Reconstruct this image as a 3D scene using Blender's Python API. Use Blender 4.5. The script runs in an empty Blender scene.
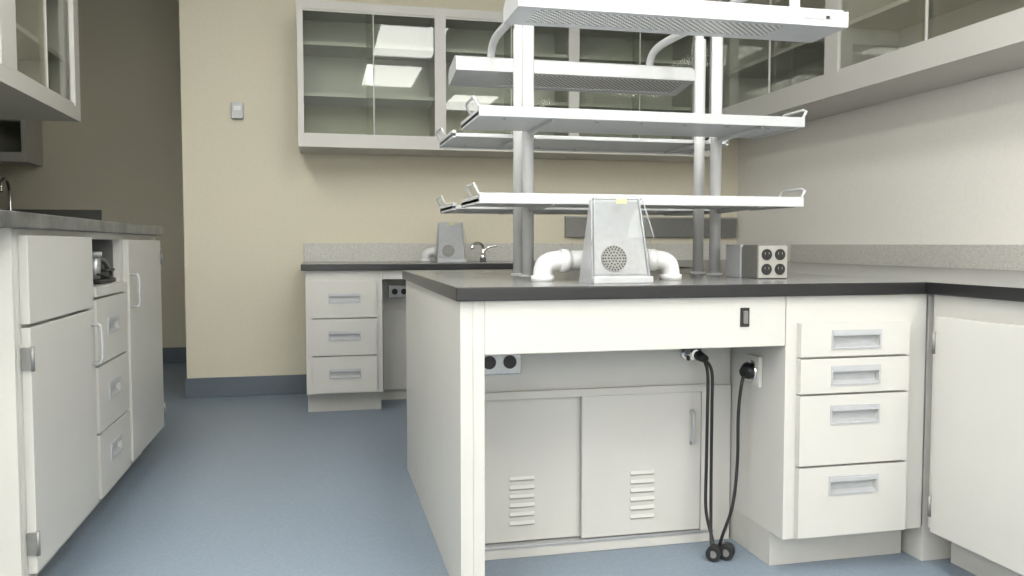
import bpy, bmesh, math
from mathutils import Vector, Matrix

scene = bpy.context.scene
scene.view_settings.view_transform = 'Standard'

# ------------------------------------------------------------------ materials
def _new(name):
    m = bpy.data.materials.new(name); m.use_nodes = True
    nt = m.node_tree
    return m, nt, nt.nodes["Principled BSDF"]

def mat(name, col, rough=0.5, metal=0.0, noise=0.0, nscale=30.0, bump=0.0, spec=0.5):
    m, nt, b = _new(name)
    b.inputs["Roughness"].default_value = rough
    b.inputs["Metallic"].default_value = metal
    b.inputs["Specular IOR Level"].default_value = spec
    tc = nt.nodes.new("ShaderNodeTexCoord")
    n = nt.nodes.new("ShaderNodeTexNoise"); n.inputs["Scale"].default_value = nscale
    n.inputs["Detail"].default_value = 4
    nt.links.new(tc.outputs["Object"], n.inputs["Vector"])
    r = nt.nodes.new("ShaderNodeValToRGB")
    k = max(noise, 0.01)
    r.color_ramp.elements[0].position = 0.3; r.color_ramp.elements[1].position = 0.7
    r.color_ramp.elements[0].color = (col[0]*(1-k), col[1]*(1-k), col[2]*(1-k), 1)
    r.color_ramp.elements[1].color = (min(1,col[0]*(1+k)), min(1,col[1]*(1+k)), min(1,col[2]*(1+k)), 1)
    nt.links.new(n.outputs["Fac"], r.inputs["Fac"])
    nt.links.new(r.outputs["Color"], b.inputs["Base Color"])
    if bump > 0:
        bp = nt.nodes.new("ShaderNodeBump"); bp.inputs["Strength"].default_value = bump
        bp.inputs["Distance"].default_value = 0.002
        nt.links.new(n.outputs["Fac"], bp.inputs["Height"])
        nt.links.new(bp.outputs["Normal"], b.inputs["Normal"])
    return m

def speckle(name, c1, c2, c3, scale=160, rough=0.5):
    m, nt, b = _new(name)
    b.inputs["Roughness"].default_value = rough
    tc = nt.nodes.new("ShaderNodeTexCoord")
    v = nt.nodes.new("ShaderNodeTexVoronoi"); v.inputs["Scale"].default_value = scale
    nt.links.new(tc.outputs["Object"], v.inputs["Vector"])
    sep = nt.nodes.new("ShaderNodeSeparateColor")
    nt.links.new(v.outputs["Color"], sep.inputs["Color"])
    r = nt.nodes.new("ShaderNodeValToRGB"); r.color_ramp.interpolation = 'CONSTANT'
    e = r.color_ramp.elements
    e[0].position = 0; e[0].color = (*c1, 1); e[1].position = 0.25; e[1].color = (*c2, 1)
    x = e.new(0.8); x.color = (*c3, 1)
    nt.links.new(sep.outputs[0], r.inputs["Fac"])
    nt.links.new(r.outputs["Color"], b.inputs["Base Color"])
    return m

def glassmat(name, tint=(0.86, 0.88, 0.84), k=0.8):
    m = bpy.data.materials.new(name); m.use_nodes = True
    nt = m.node_tree; nt.nodes.clear()
    o = nt.nodes.new("ShaderNodeOutputMaterial"); mx = nt.nodes.new("ShaderNodeMixShader")
    t = nt.nodes.new("ShaderNodeBsdfTransparent"); t.inputs["Color"].default_value = (*tint, 1)
    g = nt.nodes.new("ShaderNodeBsdfGlossy"); g.inputs["Roughness"].default_value = 0.02
    lw = nt.nodes.new("ShaderNodeFresnel"); lw.inputs["IOR"].default_value = 1.4
    ma = nt.nodes.new("ShaderNodeMath"); ma.operation = 'MULTIPLY'; ma.inputs[1].default_value = k
    ma.use_clamp = True
    nt.links.new(lw.outputs[0], ma.inputs[0]); nt.links.new(ma.outputs[0], mx.inputs[0])
    nt.links.new(t.outputs[0], mx.inputs[1]); nt.links.new(g.outputs[0], mx.inputs[2])
    nt.links.new(mx.outputs[0], o.inputs[0])
    return m

def emat(name, col, s):
    m, nt, b = _new(name)
    b.inputs["Base Color"].default_value = (*col, 1)
    b.inputs["Emission Color"].default_value = (*col, 1)
    b.inputs["Emission Strength"].default_value = s
    return m

def perfmat(name):
    m, nt, b = _new(name)
    b.inputs["Metallic"].default_value = 0.4; b.inputs["Roughness"].default_value = 0.4
    tc = nt.nodes.new("ShaderNodeTexCoord")
    c = nt.nodes.new("ShaderNodeTexChecker"); c.inputs["Scale"].default_value = 110
    c.inputs["Color1"].default_value = (0.88, 0.88, 0.87, 1)
    c.inputs["Color2"].default_value = (0.22, 0.22, 0.22, 1)
    nt.links.new(tc.outputs["Object"], c.inputs["Vector"])
    nt.links.new(c.outputs["Color"], b.inputs["Base Color"])
    return m

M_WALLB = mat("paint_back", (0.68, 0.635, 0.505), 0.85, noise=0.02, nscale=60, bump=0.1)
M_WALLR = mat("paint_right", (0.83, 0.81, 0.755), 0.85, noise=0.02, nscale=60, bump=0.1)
M_CEIL = mat("ceiling_paint", (0.82, 0.82, 0.80), 0.9, noise=0.02)
M_FLOOR = speckle("floor_vinyl", (0.185, 0.232, 0.285), (0.196, 0.244, 0.299), (0.215, 0.263, 0.320), 200, 0.40)
M_BASE = mat("baseboard_vinyl", (0.12, 0.145, 0.17), 0.5, noise=0.03)
M_CAB = mat("cabinet_enamel", (0.545, 0.533, 0.498), 0.38, noise=0.015, nscale=8)
M_CABK = mat("cabinet_kick", (0.52, 0.51, 0.475), 0.5, noise=0.02)
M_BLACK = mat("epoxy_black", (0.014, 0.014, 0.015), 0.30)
M_TOP_GLARE = mat("black_top_glare", (0.20, 0.20, 0.198), 0.22, noise=0.03, nscale=40)  # grazing glare on the black worktop, put into the top colour as grey
M_STONE = mat("stone_top", (0.105, 0.107, 0.105), 0.35, noise=0.6, nscale=14)
M_SPL = speckle("splash_speckle", (0.46, 0.45, 0.41), (0.56, 0.55, 0.51), (0.63, 0.62, 0.57), 300, 0.5)
M_MET = mat("brushed_metal", (0.45, 0.46, 0.47), 0.35, 0.6, noise=0.06, nscale=120)
M_PANEL = mat("hood_panel", (0.30, 0.305, 0.31), 0.38, 0.1, noise=0.06, nscale=60)
M_DMET = mat("dark_metal", (0.20, 0.20, 0.19), 0.35, 0.4, noise=0.06, nscale=60)
M_HINGE = mat("hinge_metal", (0.26, 0.26, 0.25), 0.4, 0.5)
M_PULL = mat("pull_grey", (0.44, 0.45, 0.46), 0.35, 0.1, noise=0.04)
M_CHROME = mat("chrome", (0.8, 0.8, 0.8), 0.12, 1.0)
M_RACK = mat("rack_grey_enamel", (0.54, 0.55, 0.555), 0.35, noise=0.02)
M_POST = mat("post_grey", (0.56, 0.565, 0.56), 0.4, 0.0, noise=0.03)
M_PLB = mat("black_plastic", (0.012, 0.012, 0.012), 0.45)
M_PVC = mat("white_pvc", (0.70, 0.70, 0.69), 0.35, noise=0.01)
M_YEL = mat("yellow_label", (0.62, 0.58, 0.30), 0.5)
M_WHT = mat("white_label", (0.8, 0.8, 0.8), 0.5)
M_GREY = mat("grey_plastic", (0.35, 0.34, 0.31), 0.5)
M_GLASS = glassmat("door_glass", k=1.2)
M_GLASS_AR = glassmat("door_glass_low_reflection", tint=(0.93, 0.94, 0.91), k=0.35)
M_ACRY = glassmat("clear_acrylic", (0.97, 0.98, 0.98), 0.25)
M_EM = emat("light_diffuser", (1.0, 0.99, 0.95), 14.0)
M_FILL = emat("fill_light_glow", (0.98, 0.985, 1.0), 4.8)  # glow of the added fill panels, no real windows
M_PERF = perfmat("perforated_reflector")

# ------------------------------------------------------------------ helpers
def link(o, parent=None):
    scene.collection.objects.link(o)
    if parent: o.parent = parent
    return o

def empty(name, loc=(0, 0, 0), rz=0.0):
    e = bpy.data.objects.new(name, None); e.empty_display_size = 0.1
    e.location = loc; e.rotation_euler = (0, 0, rz)
    scene.collection.objects.link(e); return e

def _addbox(bm, p0, p1, bevel=0.0, rot=None):
    r = bmesh.ops.create_cube(bm, size=1.0)
    vs = r["verts"]
    c = [(a+b)/2 for a, b in zip(p0, p1)]; s = [abs(b-a) for a, b in zip(p0, p1)]
    for v in vs:
        v.co = Vector((v.co.x*s[0], v.co.y*s[1], v.co.z*s[2]))
        if rot: v.co = rot @ v.co
        v.co += Vector(c)
    if bevel > 0:
        bevel = min(bevel, min(s)*0.3)
        es = list({e for v in vs for e in v.link_edges})
        bmesh.ops.bevel(bm, geom=es, offset=bevel, segments=2, affect='EDGES', profile=0.6)

def _fin(name, bm, m, parent, smooth=False):
    me = bpy.data.meshes.new(name); bm.to_mesh(me); bm.free()
    me.materials.append(m)
    if smooth:
        for p in me.polygons: p.use_smooth = True
    return link(bpy.data.objects.new(name, me), parent)

def box(name, p0, p1, m, parent=None, bevel=0.0015, rot=None):
    bm = bmesh.new(); _addbox(bm, p0, p1, bevel, rot)
    return _fin(name, bm, m, parent)

def counter(name, p0, p1, parent, bevel=0.003):
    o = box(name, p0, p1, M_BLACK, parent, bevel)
    o.data.materials.append(M_TOP_GLARE)
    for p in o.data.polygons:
        if p.normal.z > 0.99: p.material_index = 1  # top faces take the painted glare grey
    return o

def boxes(name, lst, m, parent=None, bevel=0.001):
    bm = bmesh.new()
    for b in lst:
        _addbox(bm, b[0], b[1], bevel, b[2] if len(b) > 2 else None)
    return _fin(name, bm, m, parent)

def cyl(name, p0, p1, r, m, parent=None, seg=28, r2=None, bev=0.0):
    p0 = Vector(p0); p1 = Vector(p1); d = p1-p0
    bm = bmesh.new()
    bmesh.ops.create_cone(bm, cap_ends=True, segments=seg, radius1=r, radius2=r if r2 is None else r2, depth=d.length)
    q = d.to_track_quat('Z', 'Y').to_matrix().to_4x4()
    bmesh.ops.transform(bm, matrix=Matrix.Translation((p0+p1)/2) @ q, verts=bm.verts)
    o = _fin(name, bm, m, parent)
    for p in o.data.polygons:
        if len(p.vertices) == 4: p.use_smooth = True
    return o

def crom(pts, n=8):
    P = [Vector(p) for p in pts]
    P = [P[0]*2-P[1]] + P + [P[-1]*2-P[-2]]
    out = []
    for i in range(1, len(P)-2):
        for k in range(n):
            t = k/n
            a, b, c, d = P[i-1], P[i], P[i+1], P[i+2]
            out.append(0.5*((2*b)+(c-a)*t+(2*a-5*b+4*c-d)*t*t+(3*b-3*c+d-a)*t**3))
    out.append(P[-2]); return out

def tube(name, pts, r, m, parent=None, smooth=True, seg=12):
    pts = crom(pts) if smooth else [Vector(p) for p in pts]
    bm = bmesh.new(); rings = []
    up = Vector((0.13, 0.21, 0.97)).normalized()
    nrm = None
    for i, p in enumerate(pts):
        t = (pts[min(i+1, len(pts)-1)]-pts[max(i-1, 0)]).normalized()
        if nrm is None:
            nrm = t.cross(up).normalized()
            if nrm.length < 0.1: nrm = t.orthogonal().normalized()
        nrm = (nrm - t*nrm.dot(t)).normalized()
        bn = t.cross(nrm)
        rings.append([bm.verts.new(p+(nrm*math.cos(a)+bn*math.sin(a))*r)
                      for a in [2*math.pi*k/seg for k in range(seg)]])
    for a, b in zip(rings[:-1], rings[1:]):
        for k in range(seg):
            bm.faces.new((a[k], a[(k+1) % seg], b[(k+1) % seg], b[k]))
    bm.faces.new(rings[0][::-1]); bm.faces.new(rings[-1])
    bmesh.ops.recalc_face_normals(bm, faces=bm.faces)
    return _fin(name, bm, m, parent, True)

def poly(name, verts, faces, m, parent=None):
    bm = bmesh.new(); vs = [bm.verts.new(v) for v in verts]
    for f in faces: bm.faces.new([vs[i] for i in f])
    bmesh.ops.recalc_face_normals(bm, faces=bm.faces)
    return _fin(name, bm, m, parent)

# local cabinet frame: x width, front at y=0 facing -y, z up
T = 0.02
def drawer(par, x0, x1, z0, z1, tag, pw=0.135, ph=0.042, pz=None):
    xc = (x0+x1)/2; pz = pz if pz is not None else (z0+z1)/2
    a0, a1, b0, b1 = xc-pw/2, xc+pw/2, pz-ph/2, pz+ph/2
    boxes("drawer_front_"+tag, [((x0, -T, z0), (x1, 0, b0)), ((x0, -T, b1), (x1, 0, z1)),
          ((x0, -T, b0), (a0, 0, b1)), ((a1, -T, b0), (x1, 0, b1))], M_CAB, par, 0.0)
    w = 0.005
    boxes("pull_rim_"+tag, [((a0-w, -T-0.003, b0-w), (a1+w, -T, b0)), ((a0-w, -T-0.003, b1), (a1+w, -T, b1+w)),
          ((a0-w, -T-0.003, b0), (a0, -T, b1)), ((a1, -T-0.003, b0), (a1+w, -T, b1)),
          ((a0, -T-0.004, b1-0.010), (a1, -T+0.001, b1))], M_PULL, par, 0.0006)
    poly("pull_cup_"+tag, [(a0, -T, b0), (a1, -T, b0), (a1, -0.008, b0+0.006), (a0, -0.008, b0+0.006),
                            (a0, -0.006, b1), (a1, -0.006, b1)],
         [(0, 1, 2, 3), (3, 2, 5, 4)], M_PULL, par)

def door(par, x0, x1, z0, z1, tag, hinge='L', handle=None, hz=None):
    box("door_"+tag, (x0, -T, z0), (x1, 0, z1), M_CAB, par, 0.002)
    hx = x0 if hinge == 'L' else x1
    for i, z in enumerate((z0+0.07, z1-0.07)):
        cyl("hinge_%s_%d" % (tag, i), (hx, -T-0.003, z-0.028), (hx, -T-0.003, z+0.028), 0.0045, M_HINGE, par, 12)
        s = 1 if hinge == 'L' else -1
        box("hinge_leaf_%s_%d" % (tag, i), (min(hx, hx-s*0.005), -T-0.001, z-0.026), (max(hx, hx-s*0.005), -0.001, z+0.026), M_HINGE, par, 0.0005)
    if handle:
        X = x1-0.03 if hinge == 'L' else x0+0.03
        z = hz if hz else z1-0.13
        tube("handle_"+tag, [(X, -T, z-0.055), (X, -T-0.022, z-0.055), (X, -T-0.026, z-0.04), (X, -T-0.026, z+0.04), (X, -T-0.022, z+0.055), (X, -T, z+0.055)], 0.0045, M_PULL, par, False, 10)

def carcass(par, x0, x1, depth, ztop, tag, kick=0.10):
    box("carcass_"+tag, (x0, 0, kick), (x1, depth, ztop), M_CAB, par, 0.001)
    box("kick_"+tag, (x0+0.005, 0.07, 0), (x1-0.005, depth-0.01, kick), M_CABK, par, 0.0)

def wall_cabinet(name, loc, rz, bays, z0, z1, depth, shelves, rail=0.05, stile=0.03, glass=None):
    """bays = list of widths; every plate butts its neighbours, nothing is coplanar"""
    e = empty(name, (loc[0], loc[1], 0), rz)
    W = sum(bays); t = 0.018; zt = z1-0.045
    panels = [((0.001, 0.001, z0+t), (t, depth-0.008, z1-t)), ((W-t, 0.001, z0+t), (W-0.001, depth-0.008, z1-t)),
              ((0.001, 0.001, z0+0.001), (W-0.001, depth-0.008, z0+t)), ((0.001, 0.001, z1-t), (W-0.001, depth-0.008, z1-0.001)),
              ((0.001, depth-0.008, z0+0.001), (W-0.001, depth, z1-0.001))]
    x = 0
    for b in bays[:-1]:
        x += b; panels.append(((x-t, 0.018, z0+t), (x+t, depth-0.008, z1-t)))
    boxes("case", panels, M_CAB, e, 0)
    fr = [((stile, -T, z0), (W-stile, 0, z0+rail)), ((stile, -T, zt), (W-stile, 0, z1)),
          ((0, -T, z0), (stile, 0, z1)), ((W-stile, -T, z0), (W, 0, z1))]
    x = 0
    for b in bays[:-1]:
        x += b
        fr.append(((x-stile, -T-0.001, z0+rail), (x+stile, -0.001, zt)))
    boxes("face_frame", fr, M_CAB, e, 0)
    x = 0; sh = []; tr = []; gl = []
    for b in bays:
        for z in shelves:
            sh.append(((x+t+0.002, 0.035, z-0.01), (x+b-t-0.002, depth-0.01, z+0.01)))
        mid = x+b/2
        gl.append(((x+stile, -0.008, z0+rail), (mid+0.02, -0.004, zt)))
        gl.append(((mid-0.02, 0.006, z0+rail), (x+b-stile, 0.010, zt)))
        tr.append(((mid+0.016, -0.011, z0+rail+0.012), (mid+0.021, -0.001, zt-0.01)))
        tr.append(((x+stile, -0.014, z0+rail), (x+b-stile, -0.009, z0+rail+0.012)))
        tr.append(((x+stile, -0.014, zt-0.01), (x+b-stile, -0.009, zt)))
        x += b
    boxes("shelves", sh, M_CAB, e, 0.001)
    boxes("sliding_glass", gl, glass or M_GLASS, e, 0)
    boxes("track", tr, M_CAB, e, 0)
    return e

# ------------------------------------------------------------------ room
W = 2.62; YB = 4.90; YF = 6.40; CZ = 2.70; XA = -0.735; XLW = -1.41
box("floor", (-3.2, -2.6, -0.1), (W+0.1, YF+0.1, 0), M_FLOOR, bevel=0)
box("ceiling", (-3.2, -2.6, CZ), (W+0.1, YF+0.1, CZ+0.1), M_CEIL, bevel=0)
box("wall_back", (XA, YB, 0), (W+0.1, YB+0.12, CZ), M_WALLB, bevel=0)
box("wall_alcove_right", (XA, YB+0.12, 0), (XA+0.12, YF, CZ), M_WALLB, bevel=0)
box("wall_right", (W, -2.6, 0), (W+0.1, YB, CZ), M_WALLR, bevel=0)
box("wall_left", (XLW-0.1, -2.5, 0), (XLW, 4.12, CZ), M_WALLB, bevel=0)
box("wall_rear", (XLW-0.1, -2.6, 0), (W, -2.5, CZ), M_WALLB, bevel=0)
box("wall_far", (-3.2, YF, 0), (XA, YF+0.1, CZ), M_WALLB, bevel=0)
box("wall_alcove_left", (-3.2, 4.02, 0), (-3.1, YF, CZ), M_WALLB, bevel=0)
box("wall_alcove_front", (-3.1, 4.02, 0), (XLW-0.1, 4.12, CZ), M_WALLB, bevel=0)
box("baseboard_back", (XA, YB-0.012, 0), (-0.08, YB, 0.11), M_BASE, bevel=0.003)
box("baseboard_alcove_right", (XA-0.012, YB-0.012, 0), (XA, YF, 0.11), M_BASE, bevel=0.003)
box("baseboard_far", (-1.50, YF-0.012, 0), (XA-0.012, YF, 0.11), M_BASE, bevel=0.003)

# added unseen fill light panels (left wall beside the photographer, and rear wall)
def fill_light_panel(name, loc, rz, w_, z0, z1):
    e = empty(name, loc, rz)     # local: glowing panel in x-z plane, room side = +y
    box("pane", (-w_/2, 0.004, z0), (w_/2, 0.010, z1), M_FILL, e, 0)
    f = 0.045
    fr = [((-w_/2-f, 0, z0-f), (w_/2+f, 0.04, z0)), ((-w_/2-f, 0, z1), (w_/2+f, 0.04, z1+f)),
          ((-w_/2-f, 0, z0), (-w_/2, 0.04, z1)), ((w_/2, 0, z0), (w_/2+f, 0.04, z1)),
          ((-0.02, 0.011, z0), (0.02, 0.035, z1))]
    boxes("frame", fr, M_WHT, e, 0.002)
fill_light_panel("fill_light_panel_1", (XLW, -0.45, 0), -math.pi/2, 2.9, 1.0, 2.2)
fill_light_panel("fill_light_panel_2", (0.7, -2.5, 0), 0.0, 2.6, 1.0, 2.05)

# ------------------------------------------------------------------ ceiling lights
def troffer(x, y):
    e = empty("ceiling_light", (x, y, CZ))
    boxes("housing", [((-0.31, -0.61, -0.02), (0.31, -0.585, 0)), ((-0.31, 0.585, -0.02), (0.31, 0.61, 0)),
                      ((-0.31, -0.585, -0.02), (-0.285, 0.585, 0)), ((0.285, -0.585, -0.02), (0.31, 0.585, 0))], M_WHT, e)
    box("diffuser", (-0.285, -0.585, -0.012), (0.285, 0.585, -0.002), M_EM, e, 0)
troffer(0.80, 1.50); troffer(0.77, -0.08)
troffer(-0.75, 2.6); troffer(-0.75, 0.4)  # added out of view to lift the dim alcove and left side
troffer(1.9, 0.2); troffer(1.9, -1.6)  # extra fixtures added out of view to brighten the right wall

# ------------------------------------------------------------------ left bench
XL = -0.656
lb = empty("wall_workbench_with_cabinets", (XL, 2.03, 0), math.pi/2)
HL = 0.895
carcass(lb, 0, 0.57, 0.74, HL, "a")
box("drawer_front_a", (0.02, -T, 0.68), (0.56, 0, 0.88), M_CAB, lb, 0.002)
door(lb, 0.02, 0.56, 0.11, 0.672, "a", 'L', True, 0.575)
x0, x1 = 0.57, 1.00
boxes("carcass_b", [((x0, 0.0, 0.10), (x1, 0.74, 0.735)), ((x0, 0, 0.735), (x0+0.02, 0.45, HL-0.02)),
                    ((x1-0.02, 0, 0.735), (x1, 0.45, HL-0.02)), ((x0, 0.45, 0.735), (x1, 0.74, HL-0.02)),
                    ((x0, 0, HL-0.02), (x1, 0.74, HL))], M_CAB, lb, 0.0)
box("slot_dark_sheet", (x1-0.024, 0.02, 0.737), (x1-0.0205, 0.44, HL-0.022), M_DMET, lb, 0)  # dark sheet over the slot's far inner side
box("kick_b", (x0, 0.07, 0), (x1, 0.7, 0.1), M_CABK, lb, 0)
box("pull_shelf_b", (x0+0.02, -T, 0.705), (x1-0.02, -0.001, 0.735), M_CAB, lb, 0.002)
drawer(lb, x0+0.02, x1-0.02, 0.505, 0.698, "b1", pz=0.61)
drawer(lb, x0+0.02, x1-0.02, 0.305, 0.498, "b2", pz=0.41)
drawer(lb, x0+0.02, x1-0.02, 0.11, 0.298, "b3", pz=0.22)
carcass(lb, 1.00, 1.615, 0.74, HL, "c")
door(lb, 1.02, 1.60, 0.11, 0.875, "c", 'R', True, 0.70)
box("countertop", (-0.30, -0.03, HL), (1.64, 0.745, 0.93), M_STONE, lb, 0.004)
box("end_leg", (-0.02, 0.0, 0.0), (-0.001, 0.74, HL), M_CAB, lb, 0.002)

# metal service fixture in the open slot
tp = empty("service_gas_fixture", (XL-0.035, 2.88, 0.736), math.pi/2)
box("base", (-0.10, -0.03, 0.0), (0.10, 0.03, 0.014), M_PLB, tp, 0.004)
cyl("valve_body", (-0.045, 0, 0.014), (-0.045, 0, 0.085), 0.017, M_MET, tp)
cyl("valve_cap", (-0.045, 0, 0.085), (-0.045, 0, 0.10), 0.022, M_PULL, tp)
tube("spout", [(-0.045, 0, 0.06), (-0.01, 0, 0.075), (0.05, -0.005, 0.07), (0.085, -0.01, 0.045)], 0.007, M_DMET, tp)
box("bracket", (-0.02, -0.028, 0.036), (0.095, 0.028, 0.044), M_PLB, tp, 0.003)
tube("hose", [(-0.06, -0.01, 0.03), (0.0, -0.03, 0.018), (0.05, -0.025, 0.03), (0.09, 0, 0.05)], 0.004, M_PLB, tp)

wall_cabinet("glass_wall_cabinet", (-1.065, 1.48), math.pi/2, [0.88, 0.88, 0.88], 1.41, 2.25, 0.335, [1.68, 1.95], rail=0.06, stile=0.075, glass=M_GLASS_AR)

# ------------------------------------------------------------------ alcove bench, cabinet, faucet
ab = empty("sink_bench", (-3.08, 5.80, 0))
carcass(ab, 0, 1.55, 0.58, 0.895, "a")
for i in range(3):
    door(ab, 0.02+i*0.51, 0.51+i*0.51, 0.11, 0.87, "d%d" % i, 'L', True, 0.75)
box("countertop", (0, -0.03, 0.895), (1.58, 0.565, 0.93), M_STONE, ab, 0.004)
box("backsplash", (0, 0.57, 0.93), (1.58, 0.59, 1.10), M_DMET, ab, 0.002)
wall_cabinet("glass_wall_cabinet", (-3.09, 6.08), 0, [0.6, 0.62], 1.40, 2.2, 0.315, [1.68, 1.95])
fa = empty("gooseneck_faucet", (-2.02, 6.2, 0.93))
cyl("base", (0, 0, 0), (0, 0, 0.06), 0.022, M_CHROME, fa)
tube("spout", [(0, 0, 0.05), (0, 0, 0.25), (0, -0.03, 0.33), (0, -0.09, 0.36), (0, -0.15, 0.33), (0, -0.16, 0.27)], 0.012, M_CHROME, fa)
tube("lever", [(0.02, 0, 0.06), (0.06, 0, 0.07), (0.09, 0, 0.09)], 0.007, M_CHROME, fa)

# ------------------------------------------------------------------ back bench
bb = empty("rear_workbench", (0, 4.27, 0))
HT = 0.728; HC = 0.76
carcass(bb, -0.074, 0.306, 0.60, HT, "a")
zz = [(0.49, 0.675), (0.30, 0.483), (0.11, 0.293)]
for i, (a, b) in enumerate(zz):
    drawer(bb, -0.044, 0.276, a, b, "a%d" % i, pz=(a+b)/2+0.005, pw=0.15, ph=0.04)
box("knee_back_panel", (0.307, 0.32, 0.0), (1.249, 0.34, HT), M_CAB, bb, 0.001)
box("sliding_door_left", (0.33, 0.295, 0.06), (0.80, 0.31, 0.50), M_CAB, bb, 0.002)
box("sliding_door_right", (0.78, 0.275, 0.06), (1.24, 0.292, 0.50), M_CAB, bb, 0.002)
box("apron", (0.307, 0.0, 0.68), (1.249, 0.02, HT), M_CAB, bb, 0.001)
carcass(bb, 1.25, 1.56, 0.60, HT, "b")
for i, (a, b) in enumerate(zz):
    drawer(bb, 1.27, 1.54, a, b, "b%d" % i)
counter("countertop", (-0.095, -0.03, HT), (2.615, 0.60, HC), bb)
box("backsplash", (-0.09, 0.603, HT), (2.61, 0.625, HC+0.105), M_SPL, bb, 0.002)
ob = empty("receptacle_box", (0.42, 4.565, 0.60))
box("plate", (-0.06, 0, -0.035), (0.06, 0.022, 0.035), M_MET, ob, 0.003)
for s in (-1, 1): cyl("outlet_%d" % (s+2), (s*0.025, -0.004, 0), (s*0.025, 0.002, 0), 0.016, M_PLB, ob)

wall_cabinet("glass_wall_cabinet", (-0.105, 4.57), 0, [0.755, 0.762, 0.762, 0.12], 1.375, 2.14, 0.325, [1.66, 1.93], rail=0.06, stile=0.03)
wall_cabinet("glass_wall_cabinet", (2.29, 4.545), -math.pi/2, [1.15, 1.15, 1.15, 1.15], 1.53, 2.45, 0.325, [1.85, 2.12], rail=0.10, stile=0.05, glass=M_GLASS_AR)

rw = empty("wall_raceway", (0, 4.895, 0))
box("cover", (1.46, -0.03, 0.90), (2.60, 0, 1.02), M_DMET, rw, 0.004)
box("top_lip", (1.46, -0.035, 1.02), (2.60, 0, 1.03), M_GREY, rw, 0.001)
th = empty("thermostat", (-0.44, 4.898, 1.60))
box("case", (-0.032, -0.028, -0.045), (0.032, 0, 0.045), M_PULL, th, 0.005)
box("display", (-0.02, -0.031, 0.0), (0.02, -0.027, 0.025), M_WHT, th, 0.001)

def lab_faucet(loc):
    e = empty("lab_faucet", loc)
    cyl("base", (0, 0, 0), (0, 0, 0.05), 0.018, M_CHROME, e)
    tube("spout", [(0, 0, 0.04), (0, 0, 0.085), (-0.02, -0.02, 0.105), (-0.06, -0.05, 0.10), (-0.075, -0.06, 0.075)], 0.009, M_CHROME, e)
    tube("lever", [(0, 0, 0.06), (0.04, 0, 0.085), (0.08, 0, 0.09)], 0.008, M_CHROME, e)
lab_faucet((0.905, 4.66, HC))

# ------------------------------------------------------------------ island
XI = 0.315; Y0 = 1.90; Y1 = 3.15
il = empty("peninsula_workbench", (0, 0, 0))
counter("countertop", (XI-0.012, Y0-0.018, HT), (1.5535, Y1+0.02, HC), il)
box("end_panel", (XI, Y0, 0.0), (XI+0.03, Y1, HT), M_CAB, il, 0.002)
box("corner_leg", (XI+0.03, Y0, 0.0), (XI+0.058, Y0+0.05, HT), M_CAB, il, 0.002)
box("apron", (XI+0.058, Y0+0.0, 0.60), (1.155, Y0+0.022, HT), M_CAB, il, 0.002)
box("apron_switch", (1.028, Y0-0.004, 0.652), (1.052, Y0, 0.70), M_PLB, il, 0.001)
box("apron_switch_rocker", (1.034, Y0-0.009, 0.660), (1.046, Y0-0.003, 0.692), M_DMET, il, 0.001)
YK = 2.185
XK = XI+0.032
box("knee_upper_panel", (XK, YK, 0.455), (1.154, YK+0.02, HT), M_CAB, il, 0.001)
box("knee_case", (XK, YK+0.03, 0.0), (1.154, 2.76, 0.455), M_CAB, il, 0.001)
box("knee_header", (XK, YK-0.012, 0.438), (1.10, YK+0.01, 0.46), M_CAB, il, 0.003)
box("knee_sill", (XK, YK-0.012, 0.0), (1.10, YK+0.028, 0.028), M_CAB, il, 0.003)
box("knee_track", (XK, YK-0.016, 0.029), (1.10, YK+0.028, 0.036), M_MET, il, 0.001)
box("knee_filler", (1.062, YK-0.006, 0.0), (1.154, YK+0.028, 0.455), M_CAB, il, 0.002)
box("sliding_door_left", (XK+0.003, YK+0.012, 0.038), (0.72, YK+0.026, 0.438), M_CAB, il, 0.002)
box("sliding_door_right", (0.702, YK-0.008, 0.038), (1.06, YK+0.006, 0.438), M_CAB, il, 0.003)
lv = []; ls = []
for (cx, yy) in ((0.535, YK+0.012), (0.881, YK-0.008)):
    for i in range(6):
        z = 0.085 + i*0.025
        lv.append(((cx-0.036, yy-0.004, z), (cx+0.036, yy-0.0005, z+0.010), Matrix.Rotation(-0.45, 3, 'X')))
        ls.append(((cx-0.034, yy-0.001, z-0.004), (cx+0.034, yy+0.002, z+0.001)))
boxes("door_louvers", lv, M_CAB, il, 0.001)
boxes("door_louver_slots", ls, M_GREY, il, 0)
tube("sliding_handle", [(1.03, YK-0.008, 0.29), (1.03, YK-0.024, 0.293), (1.03, YK-0.024, 0.382), (1.03, YK-0.008, 0.385)], 0.005, M_PULL, il, False)
box("rear_panel", (XK, 2.78, 0.0), (1.55, 2.80, HT), M_CAB, il, 0.001)
box("rear_case", (1.16, 2.52, 0.0), (1.55, 2.775, HT), M_CAB, il, 0.001)
dc = empty("drawer_cabinet", (1.157, Y0, 0))
carcass(dc, 0, 0.415, 0.60, HT-0.001, "a", 0.095)
for i, (a, b, p) in enumerate([(0.572, 0.658, .615), (0.477, 0.566, .522), (0.290, 0.471, .42), (0.102, 0.284, .235)]):
    drawer(dc, 0.032, 0.350, a, b, "a%d" % i, pz=p, pw=0.135, ph=0.040)
kb = empty("receptacle_box", (0.463, YK-0.002, 0.545))
box("plate", (-0.06, -0.03, -0.034), (0.06, 0, 0.034), M_MET, kb, 0.004)
for s in (-1, 1):
    cyl("outlet_%d" % (s+2), (s*0.028, -0.033, 0), (s*0.028, -0.028, 0), 0.018, M_PLB, kb)
sp = empty("receptacle_box", (1.156, 2.045, 0.515))
box("plate", (-0.012, -0.036, -0.042), (0, 0.036, 0.042), M_CAB, sp, 0.003)
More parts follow.
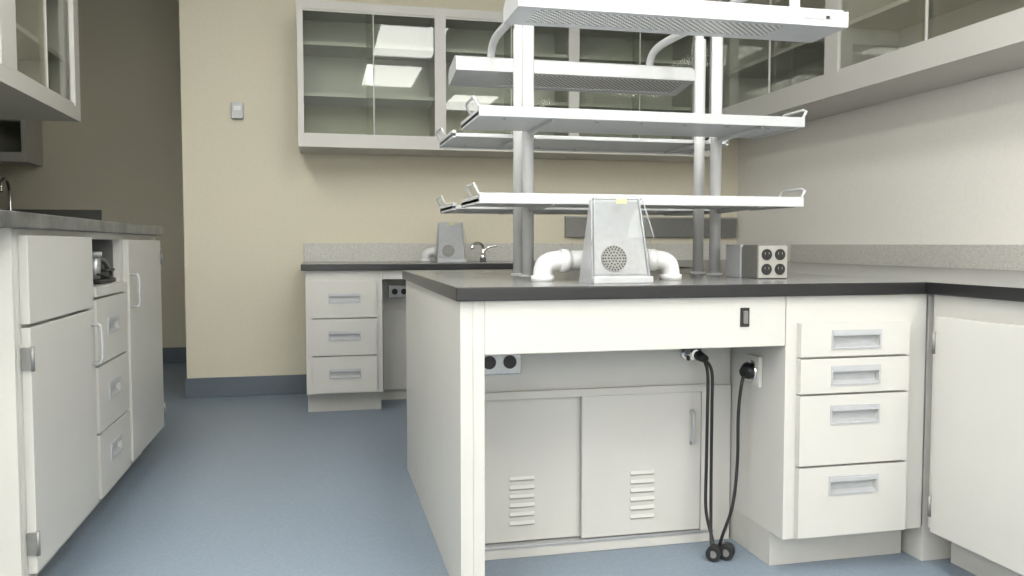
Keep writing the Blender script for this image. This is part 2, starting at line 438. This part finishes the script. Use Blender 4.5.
cyl("outlet", (-0.020, 0, 0), (-0.01, 0, 0), 0.030, M_CHROME, sp)
pc = empty("power_cord", (0, 0, 0))
cyl("plug", (1.134, 2.045, 0.515), (1.116, 2.035, 0.512), 0.024, M_PLB, pc, r2=0.016)
tube("cord", [(1.12, 2.037, 0.512), (1.106, 2.03, 0.485), (1.10, 2.035, 0.40), (1.102, 2.04, 0.27), (1.09, 2.04, 0.15), (1.065, 2.05, 0.06), (1.06, 2.06, 0.02)], 0.0045, M_PLB, pc)
cyl("connector", (1.082, 2.05, 0.022), (1.062, 2.025, 0.022), 0.021, M_PLB, pc)
cyl("connector_face", (1.062, 2.025, 0.022), (1.0615, 2.0245, 0.022), 0.010, M_HINGE, pc)
pd = empty("power_cord", (0, 0, 0))
cyl("plug", (1.03, YK-0.05, 0.548), (1.04, YK-0.075, 0.54), 0.015, M_PLB, pd, r2=0.010)
tube("cord", [(1.035, YK-0.065, 0.545), (1.052, YK-0.085, 0.51), (1.052, YK-0.09, 0.42), (1.052, YK-0.09, 0.25), (1.048, YK-0.10, 0.12), (1.04, YK-0.12, 0.04), (1.04, YK-0.14, 0.015)], 0.0045, M_PLB, pd)
tube("cord_second", [(1.035, YK-0.065, 0.545), (1.043, YK-0.08, 0.50), (1.041, YK-0.085, 0.38), (1.040, YK-0.085, 0.25), (1.038, YK-0.09, 0.12), (1.045, YK-0.12, 0.04), (1.03, YK-0.14, 0.015)], 0.0045, M_PLB, pd)
cyl("connector", (1.045, YK-0.135, 0.021), (1.025, YK-0.16, 0.021), 0.020, M_PLB, pd)
cyl("connector_face", (1.025, YK-0.16, 0.021), (1.0245, YK-0.1605, 0.021), 0.010, M_HINGE, pd)
gv = empty("gas_valve", (1.02, YK-0.002, 0.555))
cyl("flange", (0, 0, 0), (0, -0.012, 0), 0.026, M_CHROME, gv)
cyl("stem", (0, -0.01, 0), (0, -0.05, -0.003), 0.013, M_CHROME, gv)
cyl("knob", (-0.022, -0.03, 0.004), (0.022, -0.03, 0.004), 0.010, M_DMET, gv)

# ------------------------------------------------------------------ right bench
XR = 1.582
rb = empty("side_workbench", (XR, 1.885, 0), -math.pi/2)
carcass(rb, 0, 2.9, W-XR-0.01, HT, "a")
xs = 0.030
for i in range(5):
    door(rb, xs+i*0.56, xs+i*0.56+0.55, 0.10, 0.672, "d%d" % i, 'L', True, 0.57)
counter("countertop", (-2.34, -0.027, HT), (2.9, W-XR-0.03, HC), rb)
box("backsplash", (-2.34, W-XR-0.028, HT), (2.9, W-XR-0.006, HC+0.098), M_SPL, rb, 0.002)
box("rear_base", (-2.34, 0.0, 0.0), (-0.02, W-XR-0.01, HT), M_CAB, rb, 0.001)

# ------------------------------------------------------------------ shelf rack
rk = empty("reagent_shelf_rack", (0, 0, 0))
XS0, XS1 = 0.405, 1.345
for i, x in enumerate((0.613, 1.228)):
    for j, y in enumerate((2.44, 2.56)):
        cyl("post_%d_%d" % (i, j), (x, y, HC), (x, y, 1.53), 0.0175, M_POST, rk, 24)
        cyl("post_foot_%d_%d" % (i, j), (x, y, HC), (x, y, HC+0.008), 0.025, M_POST, rk, 24)
    for s in (-1, 1):
        yb = 2.5+s*0.06
        tube("lamp_arm_%d_%d" % (i, s+1), [(x, yb, 1.50), (x, yb+s*0.01, 1.545), (x, yb+s*0.06, 1.58), (x, yb+s*0.29, 1.59), (x, yb+s*0.39, 1.58), (x, yb+s*0.43, 1.55), (x, yb+s*0.44, 1.46 if s < 0 else 1.51)], 0.014, M_RACK, rk)
        for z in (0.965, 1.19):
            poly("bracket_%d_%d_%d" % (i, s+1, int(z*100)),
                 [(x-0.004, yb+s*0.02, z-0.01), (x-0.004, yb+s*0.28, z-0.002), (x-0.004, yb+s*0.28, z+0.004), (x-0.004, yb+s*0.02, z+0.004),
                  (x+0.004, yb+s*0.02, z-0.01), (x+0.004, yb+s*0.28, z-0.002), (x+0.004, yb+s*0.28, z+0.004), (x+0.004, yb+s*0.02, z+0.004)],
                 [(0, 1, 2, 3), (7, 6, 5, 4), (0, 4, 5, 1), (1, 5, 6, 2), (2, 6, 7, 3), (3, 7, 4, 0)], M_RACK, rk)
for z in (0.97, 1.195):
    for s in (-1, 1):
        ya = 2.5+s*0.08; yc = 2.5+s*0.36
        n = "shelf_%d_%d" % (int(z*100), s+1)
        boxes(n, [((XS0, min(ya, yc), z), (XS1, max(ya, yc), z+0.012)),
                  ((XS0, min(yc, yc+s*0.012), z-0.004), (XS1, max(yc, yc+s*0.012), z+0.024)),
                  ((XS0, min(ya, yc), z-0.004), (XS0+0.012, max(ya, yc), z+0.02)),
                  ((XS1-0.012, min(ya, yc), z-0.004), (XS1, max(ya, yc), z+0.02))], M_RACK, rk, 0.002)
        for xx, k in ((XS0+0.006, 0), (XS1-0.006, 1)):
            o = -0.016 if k == 0 else 0.016
            tube("guard_%s_%d" % (n, k), [(xx, yc, z+0.012), (xx+o, yc, z+0.042), (xx+o, yc-s*0.015, z+0.048), (xx+o, yc-s*0.11, z+0.048), (xx+o, yc-s*0.125, z+0.042), (xx, yc-s*0.125, z+0.012)], 0.004, M_RACK, rk, False, 8)
        sc = []
        for k in range(7):
            X = XS0+0.08+k*0.13
            sc.append(((X-0.004, yc-s*0.05-0.004, z-0.003), (X+0.004, yc-s*0.05+0.004, z)))
        boxes("rivets_"+n, sc, M_MET, rk, 0)

def task_light(s):
    yc = 2.5+s*0.50
    zz_ = 1.42 if s < 0 else 1.462
    e = empty("task_light", (0.892 if s < 0 else 0.922, yc, zz_))
    L = 0.434 if s < 0 else 0.450; hw = 0.082 if s < 0 else 0.09; hz = 0.045 if s < 0 else 0.055
    if s > 0: e.rotation_euler = (math.radians(-8), 0, 0)
    prof = [(-hw, 0.0), (-hw, hz-0.013), (-hw*0.75, hz), (hw*0.75, hz), (hw, hz-0.013), (hw, 0.0)]
    vs = [(-L, p[0], p[1]) for p in prof] + [(L, p[0], p[1]) for p in prof]
    fs = [(i, i+1, i+7, i+6) for i in range(5)] + [(0, 1, 2, 3, 4, 5), (6, 7, 8, 9, 10, 11)]
    poly("hood", vs, fs, M_RACK, e)
    r1 = 0.16 if s < 0 else 0.03; r0 = 0.05 if s < 0 else 0.18
    boxes("bottom_rim", [((-L, -hw, -0.004), (L, -hw+0.022, -0.0005)), ((-L, hw-0.03, -0.004), (L, hw, -0.0005)),
                         ((-L, -hw+0.022, -0.004), (-L+r0, hw-0.03, -0.0005)), ((L-r1, -hw+0.022, -0.004), (L, hw-0.03, -0.0005))], M_RACK, e, 0)
    box("perforated_reflector", (-L+r0, -hw+0.022, -0.002), (L-r1, hw-0.03, -0.0005), M_PERF, e, 0)
    box("end_cap", (L, -hw, -0.004), (L+0.006, hw, 0.037), M_RACK, e, 0.002)
    if s < 0:
        box("label", (L-0.12, -hw-0.001, 0.012), (L-0.04, -hw, 0.024), M_PULL, e, 0)
        box("label_mark", (L-0.06, -hw-0.0015, 0.014), (L-0.05, -hw-0.001, 0.022), M_PLB, e, 0)
task_light(-1); task_light(1)

# ------------------------------------------------------------------ fume extraction units
def extractor(loc, right=True):
    e = empty("fume_extraction_hood", loc)
    wb, wt, h = 0.078, 0.065, 0.213
    vs = [(-wb, 0.0, 0), (wb, 0.0, 0), (wb, 0.11, 0), (-wb, 0.11, 0),
          (-wt, 0.05, h), (wt, 0.05, h), (wt, 0.065, h), (-wt, 0.065, h)]
    poly("body", vs, [(0, 1, 2, 3), (0, 1, 5, 4), (1, 2, 6, 5), (2, 3, 7, 6), (3, 0, 4, 7), (4, 5, 6, 7)], M_PULL, e)
    def P(u, v, out=0.0):
        w = wb+(wt-wb)*v
        n = Vector((0, -h, 0.05)).normalized()
        return Vector((u*w, 0.05*v, h*v)) + n*out
    tube("frame", [P(-1, 0, .003), P(-1, 1, .003), P(-.95, 1.02, .003), P(.95, 1.02, .003), P(1, 1, .003), P(1, 0, .003)], 0.003, M_PULL, e, False, 8)
    poly("panel", [P(-.93, .10, .004), P(.93, .10, .004), P(.93, .98, .004), P(-.93, .98, .004)], [(0, 1, 2, 3)], M_PANEL, e)
    box("tray_front", (-wb-0.002, -0.020, 0), (wb+0.002, 0.006, 0.018), M_PULL, e, 0.003)
    c = P(-0.22, 0.29, 0.005); n = Vector((0, -h, 0.05)).normalized()
    cyl("grille_plate", c, c+n*0.003, 0.034, M_DMET, e, 36)
    u = Vector((1, 0, 0)); v = n.cross(u)
    bm = bmesh.new()
    for ring, cnt in ((0, 1), (0.008, 6), (0.016, 12), (0.024, 18), (0.030, 24)):
        for k in range(cnt):
            a = 2*math.pi*k/cnt
            p = c+n*0.0035+u*math.cos(a)*ring+v*math.sin(a)*ring
            r = bmesh.ops.create_circle(bm, cap_ends=True, segments=8, radius=0.0026)
            q = n.to_track_quat('Z', 'Y').to_matrix().to_4x4()
            bmesh.ops.transform(bm, matrix=Matrix.Translation(p) @ q, verts=r["verts"])
    _fin("grille_holes", bm, M_PLB, e)
    q0 = [P(-1.03, .45, .0), P(-1.0, 1, .0), P(-1.0, 1.0, .025), P(-1.14, .50, .05)]
    q1 = [P(1.03, .45, .0), P(1.0, 1, .0), P(1.0, 1.0, .025), P(1.10, .50, .05)]
    poly("visor_side_left", q0, [(0, 1, 2, 3)], M_ACRY, e)
    poly("visor_side_right", q1, [(0, 1, 2, 3)], M_ACRY, e)
    poly("visor_front", [q0[2], q1[2], q1[3], q0[3]], [(0, 1, 2, 3)], M_ACRY, e)
    tube("visor_edge", [q0[1], q0[2], q0[3], q0[0]], 0.0011, M_PULL, e, False, 6)
    tube("visor_edge_r", [q1[1], q1[2], q1[3], q1[0]], 0.0011, M_PULL, e, False, 6)
    a = P(-0.15, 1.0, .008)
    box("label", (a.x, a.y-0.03, a.z-0.012), (a.x+0.028, a.y-0.027, a.z+0.001), M_YEL, e, 0.001)
    # bent white service pipes: come out of the back of the hood, run sideways, turn down into the worktop
    r = 0.0265; zc = 0.056; yp = 0.16
    for i, s in enumerate((-1, 1) if right else (-1,)):
        end = 0.165 if s < 0 else 0.205
        if not right: end = 0.125
        tube("pipe_%d" % i, [(s*0.02, yp-0.05, zc+0.01), (s*0.035, yp-0.02, zc+0.003), (s*0.06, yp, zc), (s*(end-0.045), yp, zc), (s*(end-0.016), yp, zc-0.006), (s*(end-0.003), yp, zc-0.022), (s*end, yp, 0.0)], r, M_PVC, e, True, 20)
        cyl("collar_a_%d" % i, (s*(end-0.075), yp, zc), (s*(end-0.048), yp, zc), r*1.16, M_PVC, e)
        cyl("collar_b_%d" % i, (s*end, yp, 0.0), (s*end, yp, 0.016), r*1.18, M_PVC, e)
extractor((0.748, 2.00, HC))
extractor((0.700, 4.50, HC), False)

# ------------------------------------------------------------------ pedestal outlet
pe = empty("pedestal_outlet_box", (1.262, 2.15, HC))
box("body", (-0.047, 0, 0), (0.047, 0.085, 0.098), M_DMET, pe, 0.003)
box("body_rear", (-0.047, 0.10, 0), (0.047, 0.19, 0.098), M_PULL, pe, 0.003)
box("mid_joint", (-0.042, 0.08, 0), (0.042, 0.105, 0.093), M_DMET, pe, 0.002)
box("face_plate", (-0.045, -0.004, 0.003), (0.045, 0, 0.095), M_GREY, pe, 0.001)
for i, x in enumerate((-0.021, 0.021)):
    for j, z in enumerate((0.028, 0.070)):
        cyl("outlet_%d_%d" % (i, j), (x, -0.007, z), (x, -0.003, z), 0.016, M_PLB, pe, 20)
        boxes("slots_%d_%d" % (i, j), [((x-0.0065, -0.0078, z), (x-0.0055, -0.007, z+0.007)), ((x+0.0055, -0.0078, z), (x+0.0065, -0.007, z+0.007))], M_GREY, pe, 0)

# ------------------------------------------------------------------ world + camera
w = bpy.data.worlds.new("World"); scene.world = w; w.use_nodes = True
w.node_tree.nodes["Background"].inputs[0].default_value = (0.5, 0.5, 0.5, 1)
w.node_tree.nodes["Background"].inputs[1].default_value = 0.3

cd = bpy.data.cameras.new("camera"); cam = bpy.data.objects.new("camera", cd)
scene.collection.objects.link(cam); scene.camera = cam
cd.sensor_width = 36; cd.lens = 830/1024*36; cd.clip_start = 0.02
cam.location = (0, 0, 0.86)
cam.rotation_euler = (math.radians(90-3.03), 0, math.radians(-13.0))
